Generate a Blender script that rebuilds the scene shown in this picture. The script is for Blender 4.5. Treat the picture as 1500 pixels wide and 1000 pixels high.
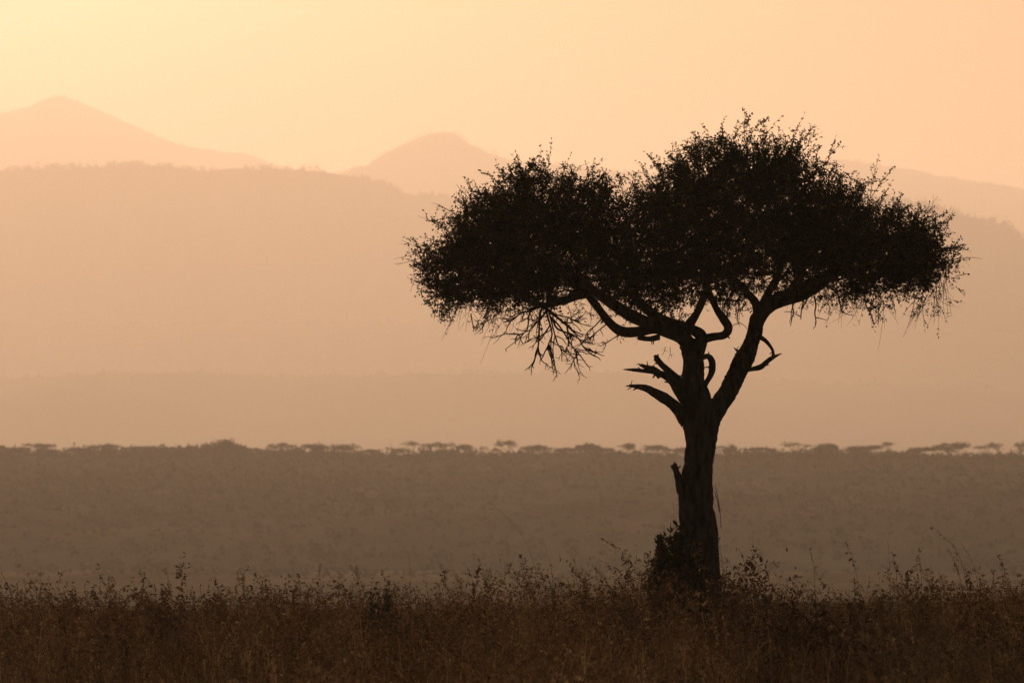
import bpy, math, random
import numpy as np
from mathutils import Vector

R = math.radians
scene = bpy.context.scene
for o in list(bpy.data.objects):
    bpy.data.objects.remove(o)
rng = np.random.default_rng(7)
random.seed(7)

# ------------------------------------------------------------------ camera
CAM_Z = 2.0
F = 7500.0                       # focal length in photo pixels (180 mm on a 1500 px wide frame)
HORIZON = 740.0                  # row of the eye level in the photo
PITCH = math.atan((HORIZON - 500.0) / F)
cam = bpy.data.cameras.new("camera")
cam.sensor_width = 36.0
cam.lens = 180.0
cam.clip_start = 0.5
cam.clip_end = 120000.0
cam_o = bpy.data.objects.new("camera", cam)
scene.collection.objects.link(cam_o)
cam_o.location = (0, 0, CAM_Z)
cam_o.rotation_euler = (math.pi / 2 + PITCH, 0, 0)
cam.dof.use_dof = True
cam.dof.focus_distance = 85.0
cam.dof.aperture_fstop = 4.0
scene.camera = cam_o

# ------------------------------------------------------------------ sky, sun, exposure
SUN_EL, SUN_AZ = 12.5, -9.0       # degrees; azimuth from +Y, negative = towards -X
world = bpy.data.worlds.new("World")
scene.world = world
world.use_nodes = True
wn = world.node_tree
wn.nodes.clear()
w_out = wn.nodes.new("ShaderNodeOutputWorld")
w_bg = wn.nodes.new("ShaderNodeBackground")
w_sky = wn.nodes.new("ShaderNodeTexSky")
w_sky.sky_type = 'NISHITA'
w_sky.sun_disc = False
w_sky.sun_elevation = R(SUN_EL)
w_sky.sun_rotation = R(SUN_AZ)
w_sky.altitude = 0.0
w_sky.air_density = 1.35
w_sky.dust_density = 10.0
w_sky.ozone_density = 1.0
w_bg.inputs["Strength"].default_value = 0.036
# dusty aureole round the sun, added to the clear-air sky
w_tc = wn.nodes.new("ShaderNodeTexCoord")
w_dot = wn.nodes.new("ShaderNodeVectorMath"); w_dot.operation = 'DOT_PRODUCT'
w_dot.inputs[1].default_value = (math.sin(R(SUN_AZ)) * math.cos(R(SUN_EL)), math.cos(R(SUN_AZ)) * math.cos(R(SUN_EL)), math.sin(R(SUN_EL)))
w_max = wn.nodes.new("ShaderNodeMath"); w_max.operation = 'MAXIMUM'; w_max.inputs[1].default_value = 0.0
w_pow = wn.nodes.new("ShaderNodeMath"); w_pow.operation = 'POWER'; w_pow.inputs[1].default_value = 130.0
w_col = wn.nodes.new("ShaderNodeVectorMath"); w_col.operation = 'SCALE'; w_col.inputs[0].default_value = (80.0, 60.0, 54.0)
w_add = wn.nodes.new("ShaderNodeVectorMath"); w_add.operation = 'ADD'
wn.links.new(w_tc.outputs["Generated"], w_dot.inputs[0]); wn.links.new(w_dot.outputs["Value"], w_max.inputs[0])
wn.links.new(w_max.outputs[0], w_pow.inputs[0]); wn.links.new(w_pow.outputs[0], w_col.inputs["Scale"])
wn.links.new(w_sky.outputs[0], w_add.inputs[0]); wn.links.new(w_col.outputs[0], w_add.inputs[1])
wn.links.new(w_add.outputs[0], w_bg.inputs["Color"])
wn.links.new(w_bg.outputs[0], w_out.inputs["Surface"])

sun = bpy.data.lights.new("sun", 'SUN')
sun.energy = 4.3
sun.angle = R(0.5)
sun.color = (1.0, 0.588, 0.345)
sun_o = bpy.data.objects.new("sun", sun)
scene.collection.objects.link(sun_o)
d_sun = Vector((math.sin(R(SUN_AZ)) * math.cos(R(SUN_EL)), math.cos(R(SUN_AZ)) * math.cos(R(SUN_EL)), math.sin(R(SUN_EL))))
sun_o.rotation_euler = (-d_sun).to_track_quat('-Z', 'Y').to_euler()
sun_o.location = (0, 0, 60)

HAZE_DENSITY = 1.0e-4
HAZE_G = 0.54
HAZE_COLOR = (0.96, 0.95, 0.94)

scene.view_settings.view_transform = 'Standard'
scene.view_settings.look = 'None'
scene.view_settings.gamma = 1.0
scene.view_settings.use_curve_mapping = False
scene.view_settings.exposure = -0.46
scene.render.engine = 'CYCLES'
scene.cycles.use_denoising = True
scene.cycles.max_bounces = 6
scene.cycles.diffuse_bounces = 3
scene.cycles.transparent_max_bounces = 8
scene.cycles.volume_bounces = 3

# ------------------------------------------------------------------ helpers
def unproject(px, py, Y):
    """a photo pixel at distance Y (m along +Y) as a world point"""
    x, v = (px - 750.0) / F, (500.0 - py) / F
    d = np.array([x, math.cos(PITCH) - v * math.sin(PITCH), math.sin(PITCH) + v * math.cos(PITCH)])
    return np.array([0, 0, CAM_Z]) + d * (Y / d[1])

def smooth(a, b, x):
    t = np.clip((np.asarray(x, float) - a) / (b - a), 0, 1)
    return t * t * (3 - 2 * t)

_tab = np.random.default_rng(11).random((256, 256))
def noise2(x, y):
    x, y = np.asarray(x, float), np.asarray(y, float)
    xi, yi = np.floor(x).astype(int), np.floor(y).astype(int)
    fx, fy = x - xi, y - yi
    fx, fy = fx * fx * (3 - 2 * fx), fy * fy * (3 - 2 * fy)
    g = lambda a, b: _tab[a & 255, b & 255]
    return ((g(xi, yi) * (1 - fx) + g(xi + 1, yi) * fx) * (1 - fy) + (g(xi, yi + 1) * (1 - fx) + g(xi + 1, yi + 1) * fx) * fy) * 2 - 1
def fbm(x, y, n=4):
    s, a = 0, 1.0
    for i in range(n):
        s = s + a * noise2(x * 2 ** i + 17.3 * i, y * 2 ** i + 5.1 * i)
        a *= 0.5
    return s

def mesh_from(name, verts, faces, mat, tint=None, smooth_shade=False):
    """verts (n,3); faces a list of int arrays, each (m,3) or (m,4)"""
    me = bpy.data.meshes.new(name)
    verts = np.asarray(verts, np.float32)
    if not isinstance(faces, list):
        faces = [faces]
    faces = [np.asarray(f, np.int32) for f in faces if len(f)]
    loops = np.concatenate([f.ravel() for f in faces])
    counts = np.concatenate([np.full(len(f), f.shape[1], np.int32) for f in faces])
    me.vertices.add(len(verts)); me.vertices.foreach_set("co", verts.ravel())
    me.loops.add(len(loops)); me.loops.foreach_set("vertex_index", loops)
    me.polygons.add(len(counts))
    me.polygons.foreach_set("loop_start", np.concatenate([[0], np.cumsum(counts)[:-1]]).astype(np.int32))
    me.update(calc_edges=True)
    if smooth_shade:
        me.polygons.foreach_set("use_smooth", np.ones(len(counts), bool))
    if tint is not None:
        a = me.attributes.new("tint", 'FLOAT', 'POINT')
        a.data.foreach_set("value", np.asarray(tint, np.float32))
    me.materials.append(mat)
    me.validate()
    return me

def link(name, me, parent=None, loc=(0, 0, 0)):
    o = bpy.data.objects.new(name, me)
    scene.collection.objects.link(o)
    o.location = loc
    if parent is not None:
        o.parent = parent
    return o

def tag(o, label=None, cat=None, group=None, kind=None):
    for k, v in (("label", label), ("category", cat), ("group", group), ("kind", kind)):
        if v:
            o[k] = v
    return o

class Soup:
    """collects triangles and quads of one mesh"""
    def __init__(self):
        self.v, self.q, self.t, self.tint, self.n = [], [], [], [], 0
    def add(self, v, quads=None, tris=None, tint=0.5):
        v = np.asarray(v, float).reshape(-1, 3)
        if quads is not None and len(quads): self.q.append(np.asarray(quads) + self.n)
        if tris is not None and len(tris): self.t.append(np.asarray(tris) + self.n)
        self.v.append(v)
        self.tint.append(np.broadcast_to(np.asarray(tint, float), (len(v),)))
        self.n += len(v)
    def build(self, name, mat, parent=None, loc=(0, 0, 0), smooth_shade=False):
        f = []
        if self.q: f.append(np.concatenate(self.q))
        if self.t: f.append(np.concatenate(self.t))
        me = mesh_from(name, np.concatenate(self.v) - np.asarray(loc_zero(parent, loc)), f, mat, np.concatenate(self.tint), smooth_shade)
        return link(name, me, parent, loc)
def loc_zero(parent, loc):
    base = np.array(loc, float)
    if parent is not None:
        base = base + np.array(parent.location)
    return base

def catmull(P, n):
    P = np.asarray(P, float)
    Q = np.vstack([2 * P[0] - P[1], P, 2 * P[-1] - P[-2]])
    out = []
    for i in range(1, len(Q) - 2):
        t = np.linspace(0, 1, n, endpoint=False)[:, None]
        p0, p1, p2, p3 = Q[i - 1], Q[i], Q[i + 1], Q[i + 2]
        out.append(0.5 * (2 * p1 + (p2 - p0) * t + (2 * p0 - 5 * p1 + 4 * p2 - p3) * t ** 2 + (3 * p1 - p0 - 3 * p2 + p3) * t ** 3))
    out.append(P[-1:])
    return np.vstack(out)

def tube(soup, P, r, sides=6, bark=0.0, seed=0, cap=True, tint=0.5):
    """a tapering tube through the points P with radius r at each point"""
    P = np.asarray(P, float); n = len(P)
    r = np.broadcast_to(np.asarray(r, float), (n,))
    T = np.gradient(P, axis=0)
    T /= np.linalg.norm(T, axis=1)[:, None] + 1e-12
    u = np.cross(T[0], [0.31, 0.95, 0.05]); u /= np.linalg.norm(u)
    U = []
    for i in range(n):
        u = u - T[i] * np.dot(u, T[i]); u /= np.linalg.norm(u) + 1e-12
        U.append(u)
    U = np.array(U); V = np.cross(T, U)
    a = np.linspace(0, 2 * math.pi, sides, endpoint=False)
    rad = r[:, None] * np.ones(sides)
    if bark:
        s = np.concatenate([[0], np.cumsum(np.linalg.norm(np.diff(P, axis=0), axis=1))])
        A, S = np.meshgrid(a, s)
        ca, sa = np.cos(A), np.sin(A)
        rel = fbm(ca * 2.6 + seed, sa * 2.6 + S * 0.55, 3) * 0.10 + fbm(ca * 7 + seed, sa * 7 + S * 1.7, 2) * 0.05 + fbm(A * 3 + seed, S * 9, 2) * 0.03
        rad = rad * (1 + bark * rel) * (1 + bark * 0.11 * fbm(s * 2.6 + seed, 0 * s + 0.7, 2))[:, None]
        jit = np.stack([noise2(s * 2.1 + seed + q, 0 * s + q * 9.0) for q in (1.3, 4.1, 7.7)], -1)
        P = P + jit * (r * 0.22 * bark)[:, None]
    ring = P[:, None, :] + (U[:, None, :] * np.cos(a)[None, :, None] + V[:, None, :] * np.sin(a)[None, :, None]) * rad[:, :, None]
    i = np.arange(n - 1)[:, None] * sides; j = np.arange(sides)[None, :]; j2 = (j + 1) % sides
    q = np.stack([i + j, i + j2, i + sides + j2, i + sides + j], -1).reshape(-1, 4)
    v = ring.reshape(-1, 3)
    tris = None
    if cap:
        v = np.vstack([v, P[0] - T[0] * r[0] * 0.2, P[-1] + T[-1] * r[-1] * 0.4])
        k = np.arange(sides); k2 = (k + 1) % sides
        b = (n - 1) * sides
        tris = np.vstack([np.stack([k2, k, np.full(sides, n * sides)], -1), np.stack([b + k, b + k2, np.full(sides, n * sides + 1)], -1)])
    soup.add(v, q, tris, tint)

def unit(v):
    return v / (np.linalg.norm(v, axis=-1, keepdims=True) + 1e-12)

def leaf_quads(soup, pos, direc, length, width, tint, r=None):
    """kite-shaped leaves, all at once: base pos (n,3), axis direc (n,3)"""
    r = r or rng
    n = len(pos)
    if n == 0: return
    side = unit(np.cross(direc, unit(r.normal(size=(n, 3)))))
    nrm = np.cross(direc, side)
    L = np.broadcast_to(length, (n,))[:, None]; W = np.broadcast_to(width, (n,))[:, None]
    v = np.stack([pos, pos + direc * L * 0.55 + side * W * 0.5 + nrm * W * 0.12, pos + direc * L, pos + direc * L * 0.5 - side * W * 0.5 + nrm * W * 0.12], 1)
    soup.add(v.reshape(-1, 3), np.arange(n * 4).reshape(n, 4), None, np.repeat(np.broadcast_to(tint, (n,)), 4))

# ------------------------------------------------------------------ materials
def new_mat(name):
    m = bpy.data.materials.new(name); m.use_nodes = True
    nt = m.node_tree
    b = nt.nodes["Principled BSDF"]
    return m, nt, b
def ramp(nt, stops):
    n = nt.nodes.new("ShaderNodeValToRGB")
    e = n.color_ramp.elements
    while len(e) < len(stops): e.new(0.5)
    for k, (p, c) in enumerate(stops):
        e[k].position = p; e[k].color = (*c, 1)
    return n

def mat_bark(name, dark, light, scale=9.0):
    m, nt, b = new_mat(name)
    tc = nt.nodes.new("ShaderNodeTexCoord"); mp = nt.nodes.new("ShaderNodeMapping")
    mp.inputs["Scale"].default_value = (1, 1, 0.28)
    nt.links.new(tc.outputs["Object"], mp.inputs["Vector"])
    n1 = nt.nodes.new("ShaderNodeTexNoise"); n1.inputs["Scale"].default_value = scale; n1.inputs["Detail"].default_value = 7
    vo = nt.nodes.new("ShaderNodeTexVoronoi"); vo.inputs["Scale"].default_value = scale * 2.2; vo.feature = 'DISTANCE_TO_EDGE'
    nt.links.new(mp.outputs[0], n1.inputs["Vector"]); nt.links.new(mp.outputs[0], vo.inputs["Vector"])
    cr = ramp(nt, [(0.3, dark), (0.7, light)])
    nt.links.new(n1.outputs["Fac"], cr.inputs["Fac"])
    nt.links.new(cr.outputs["Color"], b.inputs["Base Color"])
    b.inputs["Roughness"].default_value = 0.9
    b.inputs["Specular IOR Level"].default_value = 0.2
    mx = nt.nodes.new("ShaderNodeMath"); mx.operation = 'ADD'
    nt.links.new(n1.outputs["Fac"], mx.inputs[0]); nt.links.new(vo.outputs["Distance"], mx.inputs[1])
    bp = nt.nodes.new("ShaderNodeBump"); bp.inputs["Strength"].default_value = 0.9; bp.inputs["Distance"].default_value = 0.05
    nt.links.new(mx.outputs[0], bp.inputs["Height"]); nt.links.new(bp.outputs[0], b.inputs["Normal"])
    return m

def mat_leaf(name, stops, trans=0.3):
    m, nt, b = new_mat(name)
    at = nt.nodes.new("ShaderNodeAttribute"); at.attribute_name = "tint"
    cr = ramp(nt, stops)
    nt.links.new(at.outputs["Fac"], cr.inputs["Fac"])
    df = nt.nodes.new("ShaderNodeBsdfDiffuse"); tr = nt.nodes.new("ShaderNodeBsdfTranslucent"); mx = nt.nodes.new("ShaderNodeMixShader")
    nt.links.new(cr.outputs["Color"], df.inputs["Color"]); nt.links.new(cr.outputs["Color"], tr.inputs["Color"])
    mx.inputs[0].default_value = trans
    nt.links.new(df.outputs[0], mx.inputs[1]); nt.links.new(tr.outputs[0], mx.inputs[2])
    nt.links.new(mx.outputs[0], nt.nodes["Material Output"].inputs["Surface"])
    nt.nodes.remove(b)
    return m

def mat_ground(name, stops, scale, aniso=(1, 1, 1), bump=0.3, dist=0.1):
    m, nt, b = new_mat(name)
    tc = nt.nodes.new("ShaderNodeTexCoord"); mp = nt.nodes.new("ShaderNodeMapping")
    mp.inputs["Scale"].default_value = aniso
    nt.links.new(tc.outputs["Object"], mp.inputs["Vector"])
    n1 = nt.nodes.new("ShaderNodeTexNoise"); n1.inputs["Scale"].default_value = scale; n1.inputs["Detail"].default_value = 9; n1.inputs["Roughness"].default_value = 0.62
    nt.links.new(mp.outputs[0], n1.inputs["Vector"])
    cr = ramp(nt, stops)
    nt.links.new(n1.outputs["Fac"], cr.inputs["Fac"]); nt.links.new(cr.outputs["Color"], b.inputs["Base Color"])
    b.inputs["Roughness"].default_value = 1.0; b.inputs["Specular IOR Level"].default_value = 0.0
    bp = nt.nodes.new("ShaderNodeBump"); bp.inputs["Strength"].default_value = bump; bp.inputs["Distance"].default_value = dist
    nt.links.new(n1.outputs["Fac"], bp.inputs["Height"]); nt.links.new(bp.outputs[0], b.inputs["Normal"])
    return m

M_BARK = mat_bark("bark", (0.026, 0.021, 0.017), (0.15, 0.132, 0.115))
M_TWIG = mat_bark("twig_bark", (0.05, 0.035, 0.025), (0.11, 0.085, 0.06), 30)
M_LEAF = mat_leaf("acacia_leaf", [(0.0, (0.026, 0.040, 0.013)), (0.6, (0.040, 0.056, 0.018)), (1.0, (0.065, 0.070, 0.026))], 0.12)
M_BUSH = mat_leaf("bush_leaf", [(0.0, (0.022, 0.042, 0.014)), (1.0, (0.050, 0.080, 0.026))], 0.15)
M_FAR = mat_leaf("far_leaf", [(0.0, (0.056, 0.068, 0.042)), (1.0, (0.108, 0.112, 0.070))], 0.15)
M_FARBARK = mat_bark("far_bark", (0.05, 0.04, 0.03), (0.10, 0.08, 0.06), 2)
M_GRASS = mat_leaf("dry_grass", [(0.0, (0.035, 0.025, 0.016)), (0.3, (0.088, 0.056, 0.033)), (0.6, (0.170, 0.108, 0.060)), (0.85, (0.29, 0.20, 0.105)), (1.0, (0.48, 0.37, 0.19))], 0.35)
M_SOIL = mat_ground("savanna_soil", [(0.3, (0.090, 0.076, 0.048)), (0.55, (0.165, 0.142, 0.092)), (0.75, (0.235, 0.205, 0.135))], 0.03, (1, 0.35, 1), 0.4, 0.3)
M_HILL = mat_ground("scrub_hill", [(0.3, (0.074, 0.086, 0.060)), (0.5, (0.100, 0.110, 0.078)), (0.72, (0.142, 0.144, 0.102))], 0.03, (1, 0.25, 1), 0.4, 0.8)
M_RIDGE = mat_ground("ridge_slope", [(0.3, (0.045, 0.050, 0.026)), (0.7, (0.10, 0.088, 0.050))], 0.0016, (1, 1, 1), 0.6, 40)

# ------------------------------------------------------------------ ground
def ground_z(x, y):
    x, y = np.asarray(x, float), np.asarray(y, float)
    near = -0.24 + 0.37 * np.tanh(x / 11.0) + 0.10 * noise2(x * 0.16 + 3, y * 0.10) + 0.05 * noise2(x * 0.5, y * 0.4 + 9)
    drop = -14.5 * smooth(89, 800, y) ** 0.8 - 0.28 * smooth(84, 110, y)
    far = 0.55 * fbm(x * 0.012 + 40, y * 0.008, 3) * smooth(150, 320, y) * (1 - smooth(1400, 2200, y))
    return near * (1 - smooth(120, 260, y)) + drop + far

ys = np.unique(np.concatenate([np.linspace(-600, 20, 14), np.arange(20, 130, 1.5), np.linspace(130, 700, 90), np.geomspace(700, 27000, 40)]))
xs_h = np.concatenate([np.arange(0, 30, 1.0), np.geomspace(30, 9000, 50)])
xs = np.unique(np.concatenate([-xs_h, xs_h]))
def grid_mesh(name, X, Y, Z, mat, sm=True):
    ny, nx = X.shape
    i = np.arange(ny - 1)[:, None] * nx; j = np.arange(nx - 1)[None, :]
    q = np.stack([i + j, i + j + 1, i + nx + j + 1, i + nx + j], -1).reshape(-1, 4)
    return mesh_from(name, np.stack([X, Y, Z], -1).reshape(-1, 3), q, mat, None, sm)
X, Y = np.meshgrid(xs, ys)
tag(link("ground", grid_mesh("ground", X, Y, ground_z(X, Y), M_SOIL)), kind="structure")

# hillside across the valley, its wooded crest about 1.5 km away
CREST = 2250.0
def crest_top(x):
    px = 750 + np.asarray(x) / CREST * F
    row = np.interp(px, [-600, 0, 160, 300, 480, 560, 700, 900, 1060, 1200, 1500, 2100], [668, 664, 667, 663, 666, 670, 667, 664, 669, 665, 668, 665])
    row = row + 1.6 * fbm(px * 0.013, 0.4 + 0 * px, 3)
    return CAM_Z + (HORIZON - row) / F * CREST
def hill_z(x, y):
    x, y = np.asarray(x, float), np.asarray(y, float)
    top = crest_top(x)
    foot = 1330 + 120 * fbm(x * 0.006 + 2, 0.5 + 0 * x, 2)
    t = (y - foot) / (CREST - foot)
    front = -16.0 + (top + 16.0) * (np.clip(t, 0, 1) ** 0.9)
    z = np.where(t < 0, -16.0 + t * 10, front)
    back = -(np.clip(y - CREST, 0, None) / 600.0) ** 1.6 * 36
    return z + back + 0.7 * fbm(x * 0.02, y * 0.012, 4) * smooth(0.02, 0.3, t) * (1 - smooth(0.82, 1.0, t) * 0.8)
hy = np.concatenate([np.linspace(1050, CREST, 110), np.linspace(CREST + 20, 3000, 14)])
hx = np.linspace(-900, 900, 260)
X, Y = np.meshgrid(hx, hy)
tag(link("hillside", grid_mesh("hillside", X, Y, hill_z(X, Y), M_HILL)), kind="structure")

# ------------------------------------------------------------------ far ridges and mountains
def ridge(name, Y0, prof, depth, bump, seed, span=(-900, 2400)):
    px = np.linspace(span[0], span[1], 360)
    row = np.interp(px, [p[0] for p in prof], [p[1] for p in prof])
    row = row + 1.3 * fbm(px * 0.045 + seed, 0.3 + 0 * px, 3)
    x = (px - 750) / F * Y0
    top = CAM_Z + (HORIZON - row) / F * Y0
    v = np.concatenate([np.linspace(-1, 0, 24), np.linspace(0.08, 0.8, 7)])
    Xg, V = np.meshgrid(x, v)
    Top = np.broadcast_to(top, Xg.shape)
    shape = np.where(V < 0, (1 - np.abs(V) ** 1.25), 1 - (V / 0.8) ** 1.5)
    Yg = Y0 + V * depth
    spur = fbm(Xg / (0.16 * depth) + seed, Yg / (0.34 * depth), 4) * bump * (1 - np.exp(-np.abs(V) * 5))
    Z = -17.0 + (Top + 17.0) * np.clip(shape + spur * shape, 0, None)
    Z = np.where(V < 0, np.minimum(Z, CAM_Z + (Top - CAM_Z) * Yg / Y0 - 0.004 * np.abs(V) * Top), Z)     # the crest stays the skyline
    Z = np.maximum(Z, -17.0)
    tag(link(name, grid_mesh(name, Xg, Yg, Z, M_RIDGE)), kind="structure")
    return lambda q: np.interp(q, px, top)

P_left_mtn = [(-900, 330), (-500, 262), (-200, 205), (-60, 172), (0, 165), (20, 160), (40, 157), (60, 148), (75, 141), (90, 139), (105, 144), (150, 163), (190, 181), (230, 200), (280, 216), (320, 222), (365, 225), (400, 240), (440, 249), (520, 258), (700, 300), (1000, 380), (2400, 520)]
P_mid_mtn = [(-900, 420), (200, 330), (430, 268), (500, 253), (540, 240), (560, 226), (595, 208), (625, 198), (650, 195), (672, 199), (690, 212), (720, 225), (745, 234), (800, 240), (900, 250), (1050, 262), (1300, 330), (2400, 480)]
P_right_back = [(-900, 520), (600, 380), (900, 290), (1050, 245), (1150, 232), (1235, 233), (1262, 238), (1300, 244), (1345, 248), (1372, 259), (1410, 263), (1450, 269), (1500, 277), (1700, 300), (2400, 400)]
P_left_ridge = [(-900, 265), (-300, 256), (0, 250), (60, 247), (150, 244), (210, 241), (245, 243), (300, 250), (340, 247), (420, 247), (460, 251), (520, 257), (560, 268), (590, 282), (640, 287), (700, 293), (800, 315), (950, 350), (1200, 410), (2400, 500)]
P_right_slope = [(-900, 520), (600, 470), (900, 380), (1100, 310), (1220, 290), (1310, 292), (1360, 299), (1400, 312), (1440, 322), (1470, 333), (1500, 347), (1560, 368), (1750, 410), (2400, 470)]
P_bench = [(-900, 470), (0, 476), (200, 480), (300, 474), (480, 470), (700, 474), (900, 486), (1200, 488), (1300, 484), (1500, 486), (2400, 480)]
P_plain = [(-900, 555), (0, 556), (120, 549), (300, 545), (420, 552), (600, 548), (900, 545), (1200, 560), (1500, 575), (2400, 570)]
ridges = []
ridges.append(("mountain", ridge("mountain", 21000, P_left_mtn, 5000, 0.14, 3.1), 21000, (-250, 560), 130))
ridges.append(("mountain", ridge("mountain", 18000, P_mid_mtn, 3600, 0.14, 8.7), 18000, (420, 1000), 170))
ridges.append(("ridge", ridge("ridge", 19500, P_right_back, 3000, 0.14, 5.2), 19500, (1150, 1750), 150))
ridges.append(("ridge", ridge("ridge", 13300, P_left_ridge, 1150, 0.14, 1.4), 13300, (-250, 760), 330))
ridges.append(("ridge", ridge("ridge", 11800, P_right_slope, 560, 0.14, 6.6), 11800, (1180, 1750), 200))
ridges.append(("foothill", ridge("foothill", 11200, P_bench, 700, 0.14, 2.2), 11200, (-250, 1750), 300))
ridges.append(("foothill", ridge("foothill", 9700, P_plain, 2000, 0.14, 9.3), 9700, (-250, 1750), 300))

def blob_bushes(soup, base, h, w, quads, size, r, flat=1.0):
    """bushes of loose leaf clumps: base (n,3), height and width (n,)"""
    n = len(base)
    d = unit(r.normal(size=(n, quads, 3)))
    rad = r.random((n, quads, 1)) ** 0.4
    c = d * rad
    c[..., 2] = np.abs(c[..., 2]) * flat
    p = base[:, None, :] + c * np.stack([w * 0.5, w * 0.5, h], -1)[:, None, :]
    tint = np.clip(r.random((n, 1)) * 0.7 + r.random((n, quads)) * 0.3, 0, 1)
    s = np.repeat(size * np.ones(n), quads) * r.uniform(0.6, 1.3, n * quads)
    leaf_quads(soup, p.reshape(-1, 3) - 0.3 * s[:, None] * d.reshape(-1, 3), unit(r.normal(size=(n * quads, 3))), s, s * 0.8, tint.ravel(), r)

for k, (nm, top, Y0, (a, b), n) in enumerate(ridges):
    r = np.random.default_rng(50 + k)
    px = r.uniform(a, b, n * 3)
    keep = fbm(px * 0.018 + k * 7, 0 * px + 2.5, 3) > r.uniform(-1.0, 1.1, n * 3)
    px = px[keep][:n]
    x = (px - 750) / F * Y0
    m = len(px)
    h = r.uniform(5, 12, m) * (1 + 0.6 * (r.random(m) < 0.08)) * min(1.25, 12000 / Y0 + 0.35)
    if nm == "foothill": h *= 0.7
    w = h * r.uniform(1.1, 2.4, m)
    base = np.stack([x, Y0 + r.uniform(-30, 50, m), top(px) - 2.5], -1)
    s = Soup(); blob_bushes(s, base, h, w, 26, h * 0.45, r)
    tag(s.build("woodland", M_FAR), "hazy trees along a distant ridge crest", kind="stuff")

# ------------------------------------------------------------------ scrub on the near hillside
r = np.random.default_rng(90)
n = 16000
x = r.uniform(-400, 400, n); y = 1180 + (CREST + 30 - 1180) * r.random(n) ** 0.8
keep = (fbm(x * 0.012 + 4, y * 0.004, 3) > r.uniform(-1.8, 0.7, n)) & (np.abs(x) < 0.125 * y + 40)
x, y = x[keep], y[keep]
base = np.stack([x, y, np.maximum(hill_z(x, y), ground_z(x, y)) - 0.1], -1)
h = r.uniform(0.5, 2.2, len(x)); w = h * r.uniform(1.6, 3.4, len(x))
s = Soup(); blob_bushes(s, base, h, w, 9, h * 0.75, r)
n = 2100                                                    # thicket along the crest
x = r.uniform(-400, 400, n); y = CREST + r.uniform(-70, 30, n)
base = np.stack([x, y, hill_z(x, y) - 0.3], -1)
h = r.uniform(1.6, 4.7, n) * (0.85 + 0.4 * noise2(x * 0.03, 0 * x)); h = h * np.where(r.random(n) < 0.10, 1.3, 1.0); w = h * r.uniform(1.5, 2.8, n)
blob_bushes(s, base, h, w, 34, h * 0.36, r)
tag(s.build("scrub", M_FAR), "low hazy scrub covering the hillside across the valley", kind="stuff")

# ------------------------------------------------------------------ trees on the crest of the hillside
def far_tree(px, top, width, style, label, seed, dy=0.0):
    r = np.random.default_rng(1000 + seed)
    Yd = CREST + dy
    x = (px - 750) / F * Yd
    zb = float(hill_z(x, Yd)) - 0.3
    zt = CAM_Z + (HORIZON - top) / F * Yd
    W = width / F * Yd
    H = max(zt - zb, 2.5)
    root = bpy.data.objects.new({"umbrella": "umbrella_tree", "flat": "umbrella_tree", "round": "round_tree", "sparse": "umbrella_tree"}[style], None)
    scene.collection.objects.link(root)
    root.location = (x, Yd, zb)
    B = np.array([x, Yd, zb])
    # crown: pads of foliage
    pads = []
    if style == "round":
        pads.append((np.array([0, 0, H * 0.60]), W * 0.36, H * 0.42)); pads.append((np.array([W * 0.06, 0, H * 0.70]), W * 0.24, H * 0.30))
        for _ in range(7):
            a = r.uniform(0, 6.28); q = r.uniform(0.2, 0.42)
            pads.append((np.array([math.cos(a) * W * q, math.sin(a) * W * q, H * r.uniform(0.42, 0.68)]), W * r.uniform(0.14, 0.22), H * r.uniform(0.13, 0.24)))
    else:
        k = {"umbrella": 6, "flat": 9, "sparse": 5}[style]
        for i in range(k):
            a = r.uniform(0, 6.28); q = (i + 0.4) / k * 0.40
            tier = H * (0.88 - r.uniform(0, 0.34) * (i % 3) / 2 - 0.05 * r.random())
            pads.append((np.array([math.cos(a) * W * q * 1.05, math.sin(a) * W * q, tier]), W * r.uniform(0.16, 0.26), H * r.uniform(0.08, 0.17) * (0.7 if style == "sparse" else 1.35)))
    fol = Soup()
    dens = {"umbrella": 1.0, "flat": 1.1, "sparse": 0.55, "round": 2.6}[style]
    for c, rw, rh in pads:
        m = int(95 * dens)
        d = unit(r.normal(size=(m, 3))) * (r.random((m, 1)) ** 0.45)
        p = B + c + d * np.array([rw, rw, rh])
        if style != "round":
            p[:, 2] -= 0.5 * rh * (np.linalg.norm(d[:, :2], axis=1) ** 2)
        sz = r.uniform(0.35, 0.85, m) * (W / 9.5) ** 0.5
        dr = unit(r.normal(size=(m, 3)) * np.array([1, 1, 0.35 if style != "round" else 0.9]))
        leaf_quads(fol, p, dr, sz, sz * 0.55, r.random(m), r)
    wood = Soup()
    fork = B + np.array([r.uniform(-.2, .2), r.uniform(-.2, .2), H * r.uniform(0.28, 0.42)])
    tube(wood, catmull([B, (B + fork) / 2 + np.array([r.uniform(-.1, .1), 0, 0]), fork], 3), np.linspace(H * 0.032, H * 0.022, 7), 6)
    for c, rw, rh in pads:
        e = B + c - np.array([0, 0, rh * 0.3])
        mid = fork * 0.5 + e * 0.5 + np.array([0, 0, -0.06 * H]) + r.normal(size=3) * 0.12
        tube(wood, catmull([fork, mid, e], 3), np.linspace(H * 0.015, H * 0.005, 7), 4)
        for _ in range(3):
            e2 = B + c + np.array([r.uniform(-1, 1) * rw * 0.8, r.uniform(-1, 1) * rw * 0.8, r.uniform(-.2, .6) * rh])
            tube(wood, np.array([mid * 0.4 + e * 0.6, e2]), np.array([H * 0.007, H * 0.003]), 3)
    wood.build("trunk", M_FARBARK, root)
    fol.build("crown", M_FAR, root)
    tag(root, label, "tree", "trees along the crest of the hillside")
    return root

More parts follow.
